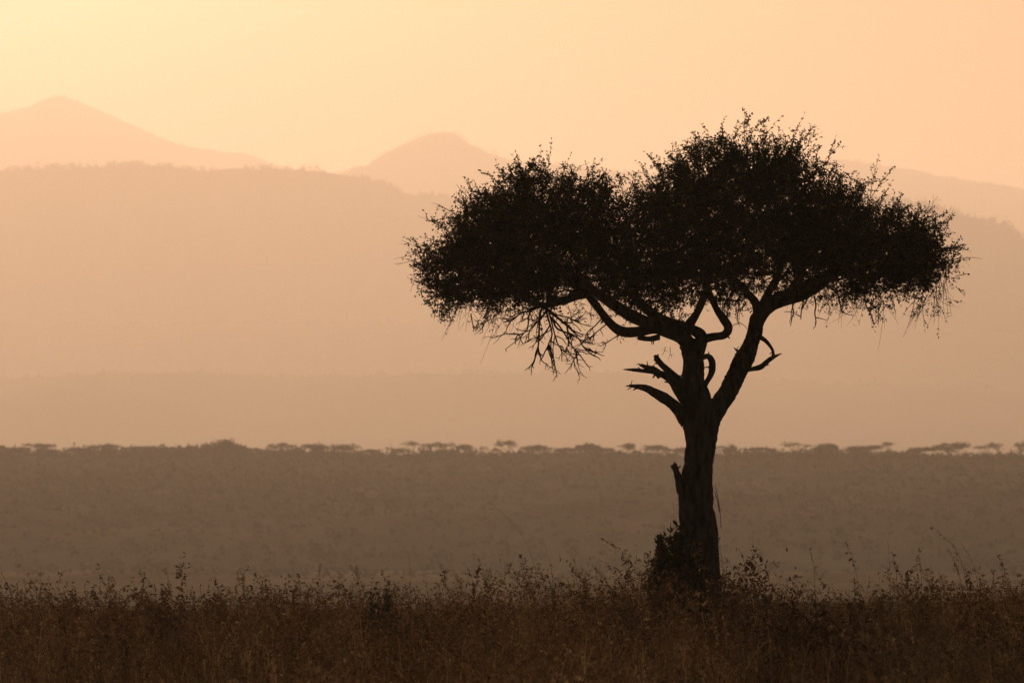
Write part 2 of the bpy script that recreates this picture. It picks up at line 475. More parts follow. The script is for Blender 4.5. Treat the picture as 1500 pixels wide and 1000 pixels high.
ORD = "first second third fourth fifth sixth seventh eighth ninth tenth eleventh twelfth thirteenth fourteenth fifteenth sixteenth seventeenth eighteenth nineteenth twentieth".split()
LOOK = {"flat": "low flat-topped", "umbrella": "umbrella-shaped", "sparse": "thin open-crowned", "round": "rounded bushy"}
far_list = [(-20, 650, 55, "umbrella"), (18, 655, 62, "flat"), (60, 649, 56, "umbrella"), (112, 655, 52, "flat"), (156, 650, 52, "flat"), (205, 654, 60, "flat"), (254, 654, 46, "sparse"),
            (296, 656, 50, "flat"), (325, 643, 62, "round"), (360, 656, 50, "flat"), (411, 648, 42, "umbrella"), (462, 650, 62, "flat"), (507, 651, 60, "flat"), (540, 658, 40, "flat"), (584, 655, 36, "umbrella"),
            (606, 644, 40, "sparse"), (626, 648, 34, "sparse"), (651, 647, 42, "umbrella"), (682, 651, 48, "flat"), (706, 653, 18, "sparse"), (729, 656, 30, "sparse"), (746, 644, 44, "umbrella"),
            (790, 652, 58, "flat"), (830, 656, 60, "flat"), (861, 648, 34, "round"), (885, 656, 50, "flat"), (922, 649, 52, "umbrella"), (960, 652, 58, "flat"), (1000, 655, 50, "flat"), (1054, 651, 26, "sparse"), (1071, 650, 24, "round"),
            (1118, 655, 62, "flat"), (1166, 646, 50, "sparse"), (1211, 649, 42, "round"), (1250, 654, 50, "flat"), (1276, 652, 48, "flat"), (1302, 646, 34, "sparse"), (1345, 655, 46, "flat"), (1372, 652, 46, "umbrella"),
            (1402, 648, 58, "flat"), (1442, 650, 40, "sparse"), (1463, 647, 40, "sparse"), (1496, 646, 46, "umbrella")]
for i, (px, top, wd, st) in enumerate(far_list):
    if px == 325:
        lb = "largest hazy round-topped tree bulging above the tree line on the hill crest"
    else:
        order = sorted([q[0] for q in far_list if q[3] == st and (q[0] < 1026) == (px < 1026) and q[0] != 325], key=lambda q: abs(q - 1026))
        lb = "%s hazy %s hilltop tree from the acacia trunk, %s the peaked mountain" % (ORD[order.index(px)], LOOK[st], "towards" if px < 1026 else "away from")
    far_tree(px, top, wd * 1.05, st, lb, i, dy=float(np.random.default_rng(i).uniform(-12, 14)))

# ------------------------------------------------------------------ the acacia
TD = 85.0
S = TD / F
def tp(px, py, dy=0.0):
    """photo pixel in the plane of the trunk, then moved dy metres away from the viewer"""
    p = unproject(px, py, TD)
    return p + np.array([0, dy, 0])

BASE = tp(1026, 916)
BASE[2] = float(ground_z(BASE[0], TD)) - 0.05
acacia = bpy.data.objects.new("acacia_tree", None)
scene.collection.objects.link(acacia)
acacia.location = tuple(BASE)
tag(acacia, "lone dark acacia tree with a spreading flat crown and forked trunk", "tree")

nodes = []                                     # skeleton points that the crown's branches grow from
def limb_pts(pts, n=6):
    """pts: (px, py, dy, width px)"""
    P = np.array([tp(p[0], p[1], p[2]) for p in pts]); W = np.array([[p[3] * S * 0.5] * 3 for p in pts])
    return catmull(P, n), catmull(W, n)[:, 0]

# trunk with its two stems, fused into one surface
tr = Soup()
for k, pts in enumerate([
    [(1026, 946, 0, 84), (1026, 920, 0, 72), (1027, 890, 0, 63), (1028, 850, 0, 58), (1027, 800, 0, 56), (1023, 750, 0, 51), (1022, 715, 0, 50), (1023, 680, 0, 46), (1026, 650, 0, 45), (1024, 615, 0, 50), (1018, 580, 0, 46), (1014, 555, 0, 37), (1015, 530, 0, 33), (1012, 512, 0, 34), (1004, 501, 0, 26)],
    [(1006, 900, 0.0, 26), (1006, 840, 0.05, 28), (1007, 760, -.12, 26), (1006, 715, -.14, 26), (1010, 680, -.1, 22)],
    [(1030, 700, .02, 30), (1036, 655, 0.0, 28), (1040, 615, 0, 34), (1053, 592, .05, 32), (1068, 570, .1, 31), (1082, 544, .2, 31), (1096, 515, .3, 30), (1106, 490, .4, 27), (1111, 470, .5, 26), (1120, 452, .6, 25)],
    [(1045, 925, .05, 30), (1044, 860, .05, 30), (1040, 790, .1, 28), (1036, 740, .1, 22)],
]):
    P, Rr = limb_pts(pts, 10)
    Rr = Rr * 0.82
    tube(tr, P, Rr, 28, 1.0, seed=k * 3.7)
trunk_o = tr.build("trunk", M_BARK, acacia, smooth_shade=True)
md = trunk_o.modifiers.new("fuse", 'REMESH'); md.mode = 'VOXEL'; md.voxel_size = 0.025; md.use_smooth_shade = True
dg = bpy.context.evaluated_depsgraph_get()
me2 = bpy.data.meshes.new_from_object(trunk_o.evaluated_get(dg))
trunk_o.modifiers.clear()
# bark furrows along the fused surface
n = len(me2.vertices)
co = np.empty(n * 3, np.float32); me2.vertices.foreach_get("co", co); co = co.reshape(-1, 3).astype(float)
no = np.empty(n * 3, np.float32); me2.vertices.foreach_get("normal", no); no = no.reshape(-1, 3).astype(float)
ang = np.arctan2(no[:, 1], no[:, 0])
furrow = fbm(ang * 5.5 + co[:, 2] * 0.6, co[:, 2] * 1.6, 3) * 0.012 + fbm(co[:, 0] * 30 + co[:, 1] * 30, co[:, 2] * 14, 2) * 0.007
co += no * furrow[:, None]
me2.vertices.foreach_set("co", co.astype(np.float32).ravel()); me2.update()
me2.materials.clear(); me2.materials.append(M_BARK)
trunk_o.data = me2

def limb(name, pts, label=None, sides=14, grow=0.0, bark=1.5, sub=9):
    if name == "dead_branch": bark = 2.3
    P, Rr = limb_pts(pts, sub)
    Rr = Rr * 0.93
    s = Soup(); tube(s, P, Rr, sides, bark, seed=len(nodes) * 0.13 + pts[0][0])
    kr = np.random.default_rng(int(pts[0][0] * 7 + pts[-1][1]))
    for _ in range(5):                                       # knots and snapped-off twigs
        k = kr.integers(len(P) // 5, len(P) - 1)
        d = unit(kr.normal(size=3) + 0.3 * unit(P[k] - P[k - 1]))
        e = P[k] + d * (Rr[k] + kr.uniform(0.02, 0.09))
        tube(s, np.array([P[k], P[k] + d * Rr[k] * 0.8, e]), np.array([0.5, 0.33, 0.16]) * min(Rr[k], 0.06), 6)
    if name == "dead_branch":                                # splintered end
        t_ = unit(P[-1] - P[-3])
        for _ in range(4):
            d = unit(t_ + kr.normal(size=3) * 0.28)
            tube(s, np.array([P[-2] + kr.normal(size=3) * Rr[-1] * 0.5, P[-1] + d * kr.uniform(0.02, 0.075)]), np.array([max(Rr[-1] * 0.5, 0.009), 0.002]), 4)
    o = s.build(name, M_BARK, acacia, smooth_shade=True)
    if label: o["label"] = label
    m0 = int(len(P) * grow)
    for p, q in list(zip(P, Rr))[m0:]:
        nodes.append((p, q))
    return o

G = 0.35
limb("limb", [(1010, 512, 0, 28), (998, 496, -.05, 25), (974, 485, -.2, 24), (945, 474, -.4, 21), (917, 461, -.6, 19), (893, 447, -.9, 17), (870, 430, -1.1, 16), (835, 408, -1.4, 13), (790, 390, -1.8, 10), (740, 372, -2.0, 7)], grow=G)
limb("limb", [(960, 483, -.2, 18), (932, 486, -.1, 15), (909, 482, .1, 14), (893, 470, .25, 13), (879, 453, .5, 13), (866, 434, .8, 11), (845, 408, 1.2, 9), (815, 385, 1.6, 7), (770, 365, 2.0, 5)], grow=G)
limb("limb", [(1016, 520, 0, 24), (1026, 500, .05, 18), (1024, 486, .1, 17), (1006, 478, .15, 17), (985, 474, .1, 16), (962, 462, .4, 15), (940, 440, .9, 12), (925, 410, 1.4, 9), (910, 370, 1.9, 6)], grow=0.55)
limb("limb", [(1010, 478, .12, 16), (1020, 460, .0, 12), (1026, 445, -.2, 11), (1033, 425, -.5, 10), (1036, 395, -.9, 8), (1025, 350, -1.2, 6), (1010, 300, -1.5, 5)], grow=G)
limb("limb", [(1022, 498, 0, 17), (1042, 493, -.05, 14), (1060, 490, -.1, 13), (1067, 480, -.15, 13), (1060, 468, -.1, 13), (1050, 455, .0, 12), (1042, 438, .1, 11), (1035, 420, .3, 10), (1025, 380, .6, 8), (1000, 330, 1.0, 6), (980, 290, 1.3, 4)], grow=0.6)
limb("limb", [(1113, 467, .55, 25), (1124, 449, .6, 23), (1142, 436, .7, 22), (1165, 424, .9, 19), (1190, 411, 1.1, 16), (1215, 398, 1.4, 13), (1250, 380, 1.7, 9), (1295, 362, 2.0, 6)], grow=G)
limb("limb", [(1128, 449, .6, 17), (1150, 443, .4, 13), (1178, 433, .1, 13), (1200, 421, -.2, 12), (1222, 406, -.6, 10), (1262, 395, -1.1, 8), (1320, 385, -1.5, 5)], grow=G)
limb("limb", [(1114, 462, .5, 20), (1108, 443, .4, 14), (1096, 428, .2, 12), (1080, 414, .0, 11), (1062, 404, -.3, 9), (1040, 385, -.7, 7), (1015, 355, -1.0, 5)], grow=G)
limb("limb", [(1122, 448, .6, 18), (1128, 430, .5, 13), (1140, 405, .3, 12), (1146, 370, .0, 10), (1140, 320, -.3, 8), (1125, 265, -.5, 5), (1105, 215, -.6, 3)], grow=G)
limb("limb", [(1160, 427, .85, 13), (1175, 405, 1.2, 11), (1190, 370, 1.7, 9), (1195, 320, 2.0, 6), (1180, 270, 2.1, 4)], grow=G)
limb("limb", [(868, 432, -1.0, 13), (845, 437, -1.2, 11), (820, 446, -1.5, 10), (797, 452, -1.7, 9), (770, 446, -1.9, 7), (742, 432, -2.1, 5), (715, 415, -2.2, 4)], grow=0.5)
n_live = len(nodes)

# dead wood on the trunk
limb("dead_branch", [(1006, 612, -.1, 22), (995, 600, -.2, 19), (978, 586, -.3, 15), (962, 578, -.35, 14), (945, 571, -.4, 13), (932, 568, -.45, 9), (920, 566, -.5, 4)], "broken bare branch pointing outward from the trunk")
limb("dead_branch", [(1008, 592, -.05, 26), (994, 572, -.2, 22), (980, 556, -.35, 17), (962, 547, -.5, 12), (945, 545, -.6, 8), (930, 544, -.65, 6), (916, 543, -.7, 3)], "forked broken bare branch")
limb("dead_branch", [(966, 549, -.45, 12), (955, 541, -.42, 9), (945, 538, -.4, 6), (937, 535, -.4, 4)])
limb("dead_branch", [(1003, 566, 0, 18), (988, 550, .1, 14), (975, 537, .15, 11), (962, 523, .2, 10)])
limb("dead_branch", [(966, 494, -.2, 11), (952, 497, -.3, 7), (935, 496, -.4, 6)])
limb("dead_branch", [(1062, 552, -.12, 5), (1080, 546, -.24, 5), (1098, 541, -.24, 6), (1114, 537, -.18, 7), (1124, 529, -.1, 7), (1131, 524, -.05, 7), (1141, 519, 0, 3)], "thin curved dead branch looping beside the leaning stem")
limb("dead_branch", [(1108, 488, .4, 8), (1122, 497, .25, 6), (1131, 511, .05, 5), (1133, 522, -.05, 5)])
limb("dead_branch", [(1094, 524, .2, 12), (1085, 518, .05, 8), (1078, 512, 0, 4)])
limb("dead_branch", [(1026, 524, 0, 7), (1036, 521, -.1, 7), (1042, 528, -.15, 9), (1043, 540, -.12, 9), (1040, 551, -.08, 8), (1034, 562, -.02, 8), (1028, 576, 0, 9)], "small curling dead branch in the fork")
limb("dead_branch", [(1002, 722, -.15, 17), (996, 704, -.2, 13), (991, 690, -.22, 9), (987, 681, -.24, 10)])
nodes = nodes[:n_live]

# --- crown volume: the outline in the trunk plane, swelling to a broad umbrella in depth
OUT = np.array([(1003 + (a - 1003) * 0.962, b + 7) for a, b in [(612, 378), (622, 350), (640, 322), (662, 300), (690, 280), (712, 262), (750, 250), (795, 240), (850, 246), (890, 262), (915, 284), (942, 268), (972, 246), (1000, 222), (1030, 204), (1060, 188), (1095, 180), (1140, 184), (1186, 194), (1210, 220), (1224, 246), (1232, 268), (1262, 280), (1290, 286), (1335, 304), (1372, 322), (1388, 352), (1396, 388), (1404, 410), (1392, 440), (1370, 456), (1330, 456), (1285, 448), (1240, 442), (1210, 430), (1180, 424), (1140, 430), (1100, 440), (1085, 458), (1050, 456), (1000, 466), (960, 468), (910, 458), (870, 448), (845, 460), (800, 464), (760, 468), (715, 476), (672, 458), (640, 444), (622, 410)]], float)
def seg_dist(p, poly):
    a, b = poly, np.roll(poly, -1, 0)
    ab = b - a
    t = np.clip(((p[:, None] - a) * ab).sum(-1) / (ab ** 2).sum(-1), 0, 1)
    return np.linalg.norm(p[:, None] - (a + t[..., None] * ab), axis=-1).min(1)
def inside(p, poly):
    x, y = p[:, 0:1], p[:, 1:2]
    a, b = poly, np.roll(poly, -1, 0)
    c = ((a[:, 1] > y) != (b[:, 1] > y)) & (x < (b[:, 0] - a[:, 0]) * (y - a[:, 1]) / (b[:, 1] - a[:, 1] + 1e-9) + a[:, 0])
    return c.sum(1) % 2 == 1
r = np.random.default_rng(21)
cand = np.stack([r.uniform(600, 1410, 9000), r.uniform(170, 480, 9000)], -1)
ok = inside(cand, OUT)
cand = cand[ok]
ed = seg_dist(cand, OUT)
bay = 25 + 15 * fbm(cand[:, 0] * 0.022, cand[:, 1] * 0.022, 2)      # uneven bays and bulges
cand, ed = cand[ed > bay], ed[ed > bay]
depth = 3.3 * np.sqrt(np.clip(1 - ((cand[:, 0] - 1005) / 425) ** 2, 0.05, 1))
u = r.uniform(-1, 1, len(cand))
dyc = u * depth
py = 395 + (cand[:, 1] - 395) * (1 - 0.42 * u ** 2)
C0 = np.array([tp(a, b, c) for a, b, c in zip(cand[:, 0], py, dyc)])
centres = []
for p, dp in zip(C0, depth):                                # thin out to an even but irregular spacing
    if not centres or np.min(np.linalg.norm(np.array(centres) - p, axis=1)) > 0.20 + 0.17 * dp / 3.3:
        centres.append(p)
    if len(centres) >= 610: break
centres = np.array(centres)
print("clumps", len(centres))

# branches joining each clump to the limbs
br = Soup()
npos = np.array([p for p, q in nodes]); nrad = np.array([q for p, q in nodes]); nlen = np.zeros(len(nodes))
order = np.argsort([np.min(np.linalg.norm(npos - c, axis=1)) for c in centres])
grow_dir = {}
for i in order:
    c = centres[i]
    d = np.linalg.norm(npos - c, axis=1)
    cost = d + 0.35 * nlen + 0.25 * np.clip(npos[:, 2] - c[2], 0, None) * 2
    j = int(np.argmin(cost))
    a = npos[j]
    L = d[j]
    mid1 = a + (c - a) * 0.35 + r.normal(size=3) * 0.07 * L + np.array([0, 0, -0.05 * L])
    mid2 = a + (c - a) * 0.7 + r.normal(size=3) * 0.07 * L
    P = catmull([a, mid1, mid2, c], 3)
    r0 = min(nrad[j] * 0.75, 0.010 + 0.022 * min(L, 1.6)); r1 = 0.005
    tube(br, P, np.linspace(r0, r1, len(P)), 5)
    grow_dir[i] = unit(c - a)
    npos = np.vstack([npos, P[3:]]); nrad = np.concatenate([nrad, np.linspace(r0, r1, len(P))[3:]]); nlen = np.concatenate([nlen, nlen[j] + L * np.linspace(0.3, 1, len(P) - 3)])
br.build("branches", M_BARK, acacia)["kind"] = "stuff"

# --- leafy twigs
tw, lf = Soup(), Soup()
dead_parts = []
MIDC = tp(1005, 420)
def twigs(start, direc, length, curl, rad=0.0045, leafy=1.0, step=0.050, leaf=(0.033, 0.059), r=r, K=5):
    """many thin twigs at once; leaves in small tufts along them"""
    n = len(start)
    t = np.linspace(0, 1, K)[None, :, None]
    P = start[:, None] + direc[:, None] * (length[:, None, None] * t) + curl[:, None] * (length[:, None, None] * t ** 2)
    side = unit(np.cross(direc, r.normal(size=(n, 3))))
    nrm = np.cross(direc, side)
    w = rad * (1 - 0.7 * t)
    tri = [side, -0.5 * side + 0.87 * nrm, -0.5 * side - 0.87 * nrm]
    V = np.stack([P + w * q[:, None] for q in tri], 2)       # n,K,3,3
    idx = (np.arange(n)[:, None, None] * K + np.arange(K - 1)[None, :, None]) * 3
    jj = np.arange(3)[None, None, :]; j2 = (jj + 1) % 3
    q = np.stack([idx + jj, idx + j2, idx + 3 + j2, idx + 3 + jj], -1).reshape(-1, 4)
    tw.add(V.reshape(-1, 3), q)
    if leafy <= 0: return
    m = np.maximum(1, (length / step).astype(int))
    own = np.repeat(np.arange(n), m * 3)
    keep = r.random(len(own)) < leafy
    own = own[keep]
    tt = r.uniform(0.12, 1.02, len(own))[:, None]
    tt = np.round(tt * m[own][:, None]) / m[own][:, None]
    p = start[own] + direc[own] * length[own][:, None] * tt + curl[own] * length[own][:, None] * tt ** 2
    d = unit(unit(direc[own] + 2 * curl[own] * tt) * 0.55 + r.normal(size=(len(own), 3)) * 0.62)
    L = r.uniform(*leaf, len(own))
    leaf_quads(lf, p, d, L, L * r.uniform(0.38, 0.56, len(own)), np.clip(r.random(n)[own] * 0.6 + r.random(len(own)) * 0.4, 0, 1), r)

for i, c in enumerate(centres):
    out = unit((c - MIDC) * np.array([1, 1, 2.2]))
    n = int(9 * r.uniform(0.45, 1.35))
    st = c + r.normal(size=(n, 3)) * np.array([0.17, 0.17, 0.10])
    low = 1.0 if c[2] > MIDC[2] - 0.15 else 0.3
    d = unit(r.normal(size=(n, 3)) * np.array([0.68, 0.68, 0.45]) + out * 0.6 + np.array([0, 0, 0.30 * low]))
    L = r.uniform(0.22, 0.60, n)
    cu = r.normal(size=(n, 3)) * 0.16
    twigs(st, d, L, cu, rad=0.006, leafy=0.75)
    k = 8                                                   # side twigs of each branchlet
    own = np.repeat(np.arange(n), k)
    t = r.uniform(0.1, 1.0, n * k)[:, None]
    p2 = st[own] + d[own] * L[own][:, None] * t + cu[own] * L[own][:, None] * t ** 2
    twigs(p2, unit(d[own] * 0.7 + r.normal(size=(n * k, 3)) * 0.6), r.uniform(0.06, 0.21, n * k), r.normal(size=(n * k, 3)) * 0.2, rad=0.004, leafy=0.95, K=2)

# upright shoots and sprays breaking the outline
def outline_pts(n, lo, hi, up=True):
    res = []
    while len(res) < n:
        k = r.integers(len(OUT)); a, b = OUT[k], OUT[(k + 1) % len(OUT)]
        p = a + (b - a) * r.random()
        nx = (b - a)[1]; ny = -(b - a)[0]
        nv = np.array([nx, ny]) / (math.hypot(nx, ny) + 1e-9)    # outward for this winding
        if (nv[1] < 0.35) == up:
            res.append((p, nv))
    return res
for p, nv in outline_pts(95, 0, 1, True):
    dy = r.normal() * 0.9
    q = p - nv * 30
    st = tp(q[0], q[1], dy)
    d = unit(np.array([nv[0] + r.normal() * 0.45, r.normal() * 0.4, -nv[1] + 0.35 + r.normal() * 0.35]))
    L = r.uniform(0.2, 0.55) if nv[1] < -0.5 else r.uniform(0.15, 0.42)
    twigs(st[None], d[None], np.array([L]), r.normal(size=(1, 3)) * 0.18, rad=0.006, leafy=1.0 if r.random() < 0.8 else 0.0)
    for k in range(5):
        t = r.uniform(0.1, 0.8)
        twigs((st + d * L * t)[None], unit(d + r.normal(size=3) * 0.7)[None], np.array([L * r.uniform(0.25, 0.5)]), r.normal(size=(1, 3)) * 0.15, rad=0.0045, leafy=1.0)
for (x0, y0, x1, y1, lv) in [(1092, 215, 1095, 163, .8), (1100, 195, 1125, 172, .8), (1270, 300, 1286, 230, .5), (1274, 292, 1308, 246, .5), (1265, 290, 1243, 252, .5), (1212, 240, 1221, 208, .9), (1208, 235, 1230, 212, .5), (952, 280, 945, 238, .4), (985, 245, 985, 207, .4),
                             (792, 262, 798, 230, .8), (868, 268, 870, 236, .6), (840, 262, 836, 234, .3), (742, 270, 738, 238, .8), (690, 292, 668, 268, .1), (645, 330, 613, 316, .25), (640, 352, 618, 348, .3), (625, 366, 588, 352, .15), (620, 372, 576, 378, .1), (622, 374, 580, 388, .1), (618, 395, 602, 430, .15),
                             (1368, 330, 1366, 285, .08), (1385, 335, 1402, 300, .08), (1385, 340, 1388, 318, .3), (1395, 380, 1434, 382, .15), (1398, 405, 1416, 402, .6), (1400, 400, 1412, 378, .4), (1398, 420, 1410, 432, .5), (1180, 205, 1192, 184, .8), (1040, 215, 1012, 196, .6), (1060, 200, 1058, 178, .7), (660, 310, 632, 296, .4), (908, 278, 905, 254, .5)]:
    a, b = tp(x0, y0, r.normal() * 0.3), tp(x1, y1, r.normal() * 0.5)
    L = np.linalg.norm(b - a)
    if lv <= 0.15: lv = 0.0
    cv = r.normal(size=3) * 0.10
    twigs(a[None], (b - a)[None] / L - cv, np.array([L]), cv[None], rad=0.007, leafy=lv)
    for k in range(4 if lv > .2 else 1):
        t = r.uniform(0.25, 0.8)
        twigs((a + (b - a) * t)[None], unit(unit(b - a) + r.normal(size=3) * 0.5)[None], np.array([L * r.uniform(0.2, 0.42)]), cv[None], rad=0.004, leafy=lv)

# hanging twigs below the crown, mostly bare
for p, nv in outline_pts(230, 0, 1, False):
    if 880 < p[0] < 1140 and r.random() < 0.7: continue
    st = tp(p[0], p[1] - 30, r.normal() * 1.3)
    d = unit(np.array([r.normal() * 0.45, r.normal() * 0.4, -1.0 + r.random() * 0.5]))
    L = r.uniform(0.28, 0.66)
    lv = 0.5 if r.random() < 0.35 else 0.0
    twigs(st[None], d[None], np.array([L]), r.normal(size=(1, 3)) * 0.2 + np.array([[0, 0, -0.1]]), rad=0.006, leafy=lv)
    for k in range(2):
        twigs((st + d * L * r.uniform(0.3, 0.8))[None], unit(d + r.normal(size=3) * 0.6)[None], np.array([L * r.uniform(0.2, 0.5)]), r.normal(size=(1, 3)) * 0.15, rad=0.0035, leafy=lv)

# the tangle of dead twigs hanging under the long limb
def dead_twig(a, b, rad, depth=0, bare=None):
    if bare is None:
        bare = Soup(); dead_parts.append(bare)
    L = np.linalg.norm(b - a)
    mids = [a + (b - a) * t + r.normal(size=3) * 0.035 * L for t in (0.3, 0.6, 0.85)]
    P = catmull([a] + mids + [b], 3)
    tube(bare, P, np.linspace(rad, rad * 0.4, len(P)), 5)
    if depth < 2:
        for _ in range(7 if depth == 0 else 2):
            k = r.integers(4, len(P) - 2)
            dd = unit(unit(b - a) + r.normal(size=3) * np.array([0.7, 0.6, 0.5]))
            dead_twig(P[k], P[k] + dd * L * r.uniform(0.2, 0.48), rad * 0.62, depth + 1, bare)
for (x0, y0, x1, y1, w) in [(800, 450, 738, 476, 5), (790, 452, 755, 512, 4), (795, 450, 780, 536, 5), (798, 455, 800, 520, 5), (800, 452, 822, 532, 4), (805, 462, 850, 498, 6), (808, 470, 862, 516, 5), (806, 470, 858, 538, 4), (803, 460, 848, 478, 4), (800, 460, 768, 498, 4), (830, 492, 838, 530, 3), (880, 470, 845, 508, 3), (888, 478, 860, 500, 3), (925, 488, 882, 508, 3)]:
    dead_twig(tp(x0, y0, -1.6 + r.normal() * 0.1), tp(x1, y1, -1.6 + r.normal() * 0.45), w * S * 0.36)
for (x0, y0, x1, y1, w) in [(1168, 436, 1160, 476, 3), (1182, 430, 1176, 466, 3), (1192, 434, 1196, 474, 3), (1225, 425, 1236, 458, 3), (1068, 450, 1062, 478, 2), (1080, 440, 1088, 475, 2), (1290, 445, 1286, 475, 2), (720, 465, 702, 490, 2), (690, 460, 694, 486, 2), (640, 430, 628, 440, 2), (975, 508, 970, 520, 1), (982, 508, 983, 525, 1)]:
    dead_twig(tp(x0, y0, r.normal() * 0.3), tp(x1, y1, r.normal() * 0.4), w * S * 0.5, 1)
# thin bare strands hanging along the trunk
for (x0, y0, x1, y1) in [(1047, 708, 1056, 772), (1046, 720, 1053, 750)]:
    a, b = tp(x0, y0, -.1), tp(x1, y1, -.1)
    bare = Soup(); dead_parts.append(bare)
    tube(bare, catmull([a, (a + b) / 2 + np.array([0.02, 0, 0]), b], 4), np.full(9, 0.006), 4)
for b_ in dead_parts:
    b_.build("dead_twig", M_TWIG, acacia)
tw.build("twigs", M_TWIG, acacia)["kind"] = "stuff"
crown_o = lf.build("crown", M_LEAF, acacia); crown_o["kind"] = "stuff"
print("leaves", lf.n // 4)

# ------------------------------------------------------------------ shrubs
def shrub(px, py_top, w_px, h_px, dist, label, seed, stems, leaf=(0.05, 0.085), ratio=0.36, group=None, lean=0.0):
    r = np.random.default_rng(seed)
    p = unproject(px, py_top, dist)
    x = p[0]; zb = float(ground_z(x, dist)) - 0.03
    top = p[2]
    Wd = w_px / F * dist
    H = top - zb
    root = bpy.data.objects.new("shrub", None); scene.collection.objects.link(root)
    root.location = (x, dist, zb)
    B = np.array([x, dist, zb])
    fol, wood = Soup(), Soup()
    for k in range(stems):
        a = r.uniform(0, 6.28); q = math.sqrt(r.random())
        hh = H * (0.42 + 0.58 * math.sqrt(max(0, 1 - q ** 2.4))) * r.uniform(0.7, 1.0)
        e = B + np.array([math.cos(a) * q * Wd * 0.46 + lean * hh, math.sin(a) * q * Wd * 0.46, hh])
        s0 = B + np.array([math.cos(a), math.sin(a), 0]) * q * Wd * 0.14
        mid = s0 + (e - s0) * 0.5 + np.array([math.cos(a), math.sin(a), 0]) * Wd * 0.10 * q + r.normal(size=3) * 0.02
        P = catmull([s0, mid, e], 6)
        tube(wood, P, np.linspace(0.010, 0.004, len(P)), 5)
        T = unit(np.gradient(P, axis=0))
        n = int(hh / 0.022)
        t = r.uniform(0.25, 1.0, n)
        ii = np.clip((t * (len(P) - 1)).astype(int), 0, len(P) - 1)
        pp = P[ii] + r.normal(size=(n, 3)) * 0.012
        dd = unit(T[ii] * 0.8 + r.normal(size=(n, 3)) * 0.55)
        L = r.uniform(*leaf, n)
        leaf_quads(fol, pp, dd, L, L * ratio, np.clip(r.random(n), 0, 1), r)
    wood.build("stem", M_TWIG, root)
    fol.build("foliage", M_BUSH, root)
    return tag(root, label, "shrub", group)
shrub(990, 756, 92, 150, 83.8, "dense dark green leafy bush growing against the foot of the acacia trunk", 301, 110, leaf=(0.07, 0.12), ratio=0.4)
shrub(1018, 792, 60, 110, 84.0, "dark leafy bush in front of the acacia trunk's foot", 302, 70, leaf=(0.05, 0.085))
shrub(1073, 842, 22, 60, 83.5, "small leafy sprig growing in the grass beside the trunk's bare side", 303, 9, leaf=(0.06, 0.10))
shrub(556, 852, 62, 70, 78.0, "low dark leafy bush sunk in the open grass away from the trunk", 304, 34, leaf=(0.045, 0.075))
shrub(930, 864, 36, 50, 82.0, "tiny green bush in the grass a little way from the trunk bush", 305, 20, leaf=(0.04, 0.07))

# ------------------------------------------------------------------ grass
def blade(soup, p0, az, length, lean, width, r, tint, K=4):
    t = np.linspace(0, 1, K)
    h = np.array([math.cos(az), math.sin(az), 0])
    P = p0 + h * (lean * length * t ** 2)[:, None] + np.array([0, 0, 1.0]) * (length * (t - 0.25 * lean * t ** 2))[:, None]
    sd = np.array([-math.sin(az), math.cos(az), 0]) * 1.0
    a2 = r.uniform(0, 3.14); sd = np.array([math.cos(a2), math.sin(a2), 0])
    w = width * (1 - t ** 1.5 * 0.85)
    V = np.stack([P - sd * w[:, None], P + sd * w[:, None]], 1).reshape(-1, 3)
    q = np.array([[2 * k, 2 * k + 1, 2 * k + 3, 2 * k + 2] for k in range(K - 1)])
    soup.add(V, q, None, tint)
    return P
def seed_head(soup, p, r, size, tint):
    """a nodding cluster of wedge-shaped spikelets"""
    n = r.integers(2, 4)
    d = unit(r.normal(size=(n, 3)) * 0.75 + np.array([0, 0, -0.35]))
    L = size * r.uniform(0.85, 1.45, n)
    leaf_quads(soup, np.repeat(p[None], n, 0), d, L, L * 0.36, tint, r)
def culm(soup, p0, az, length, lean, r, tint, heads, size):
    t = np.array([0, 0.45, 0.75, 1.0])
    h = np.array([math.cos(az), math.sin(az), 0])
    P = p0 + h * (lean * length * t ** 2.2)[:, None] + np.array([0, 0, 1.0]) * (length * (t - 0.30 * lean * t ** 3))[:, None]
    a2 = r.uniform(0, 3.14); sd = np.array([math.cos(a2), math.sin(a2), 0])
    w = 0.0035 * (1 - 0.6 * t)
    V = np.stack([P - sd * w[:, None], P + sd * w[:, None]], 1).reshape(-1, 3)
    soup.add(V, np.array([[2 * k, 2 * k + 1, 2 * k + 3, 2 * k + 2] for k in range(3)]), None, tint)
    for k in range(heads):
        u = 1 - 0.42 * (k / max(heads, 1)) ** 0.9
        i = min(int(np.searchsorted(t, u)), 3) - 1; f = (u - t[i]) / (t[i + 1] - t[i])
        q = P[i] * (1 - f) + P[i + 1] * f + r.normal(size=3) * np.array([0.018, 0.018, 0.012])
        seed_head(soup, q, r, size, np.clip(tint * 0.7 + r.uniform(-0.1, 0.12), 0, 1))
    return P

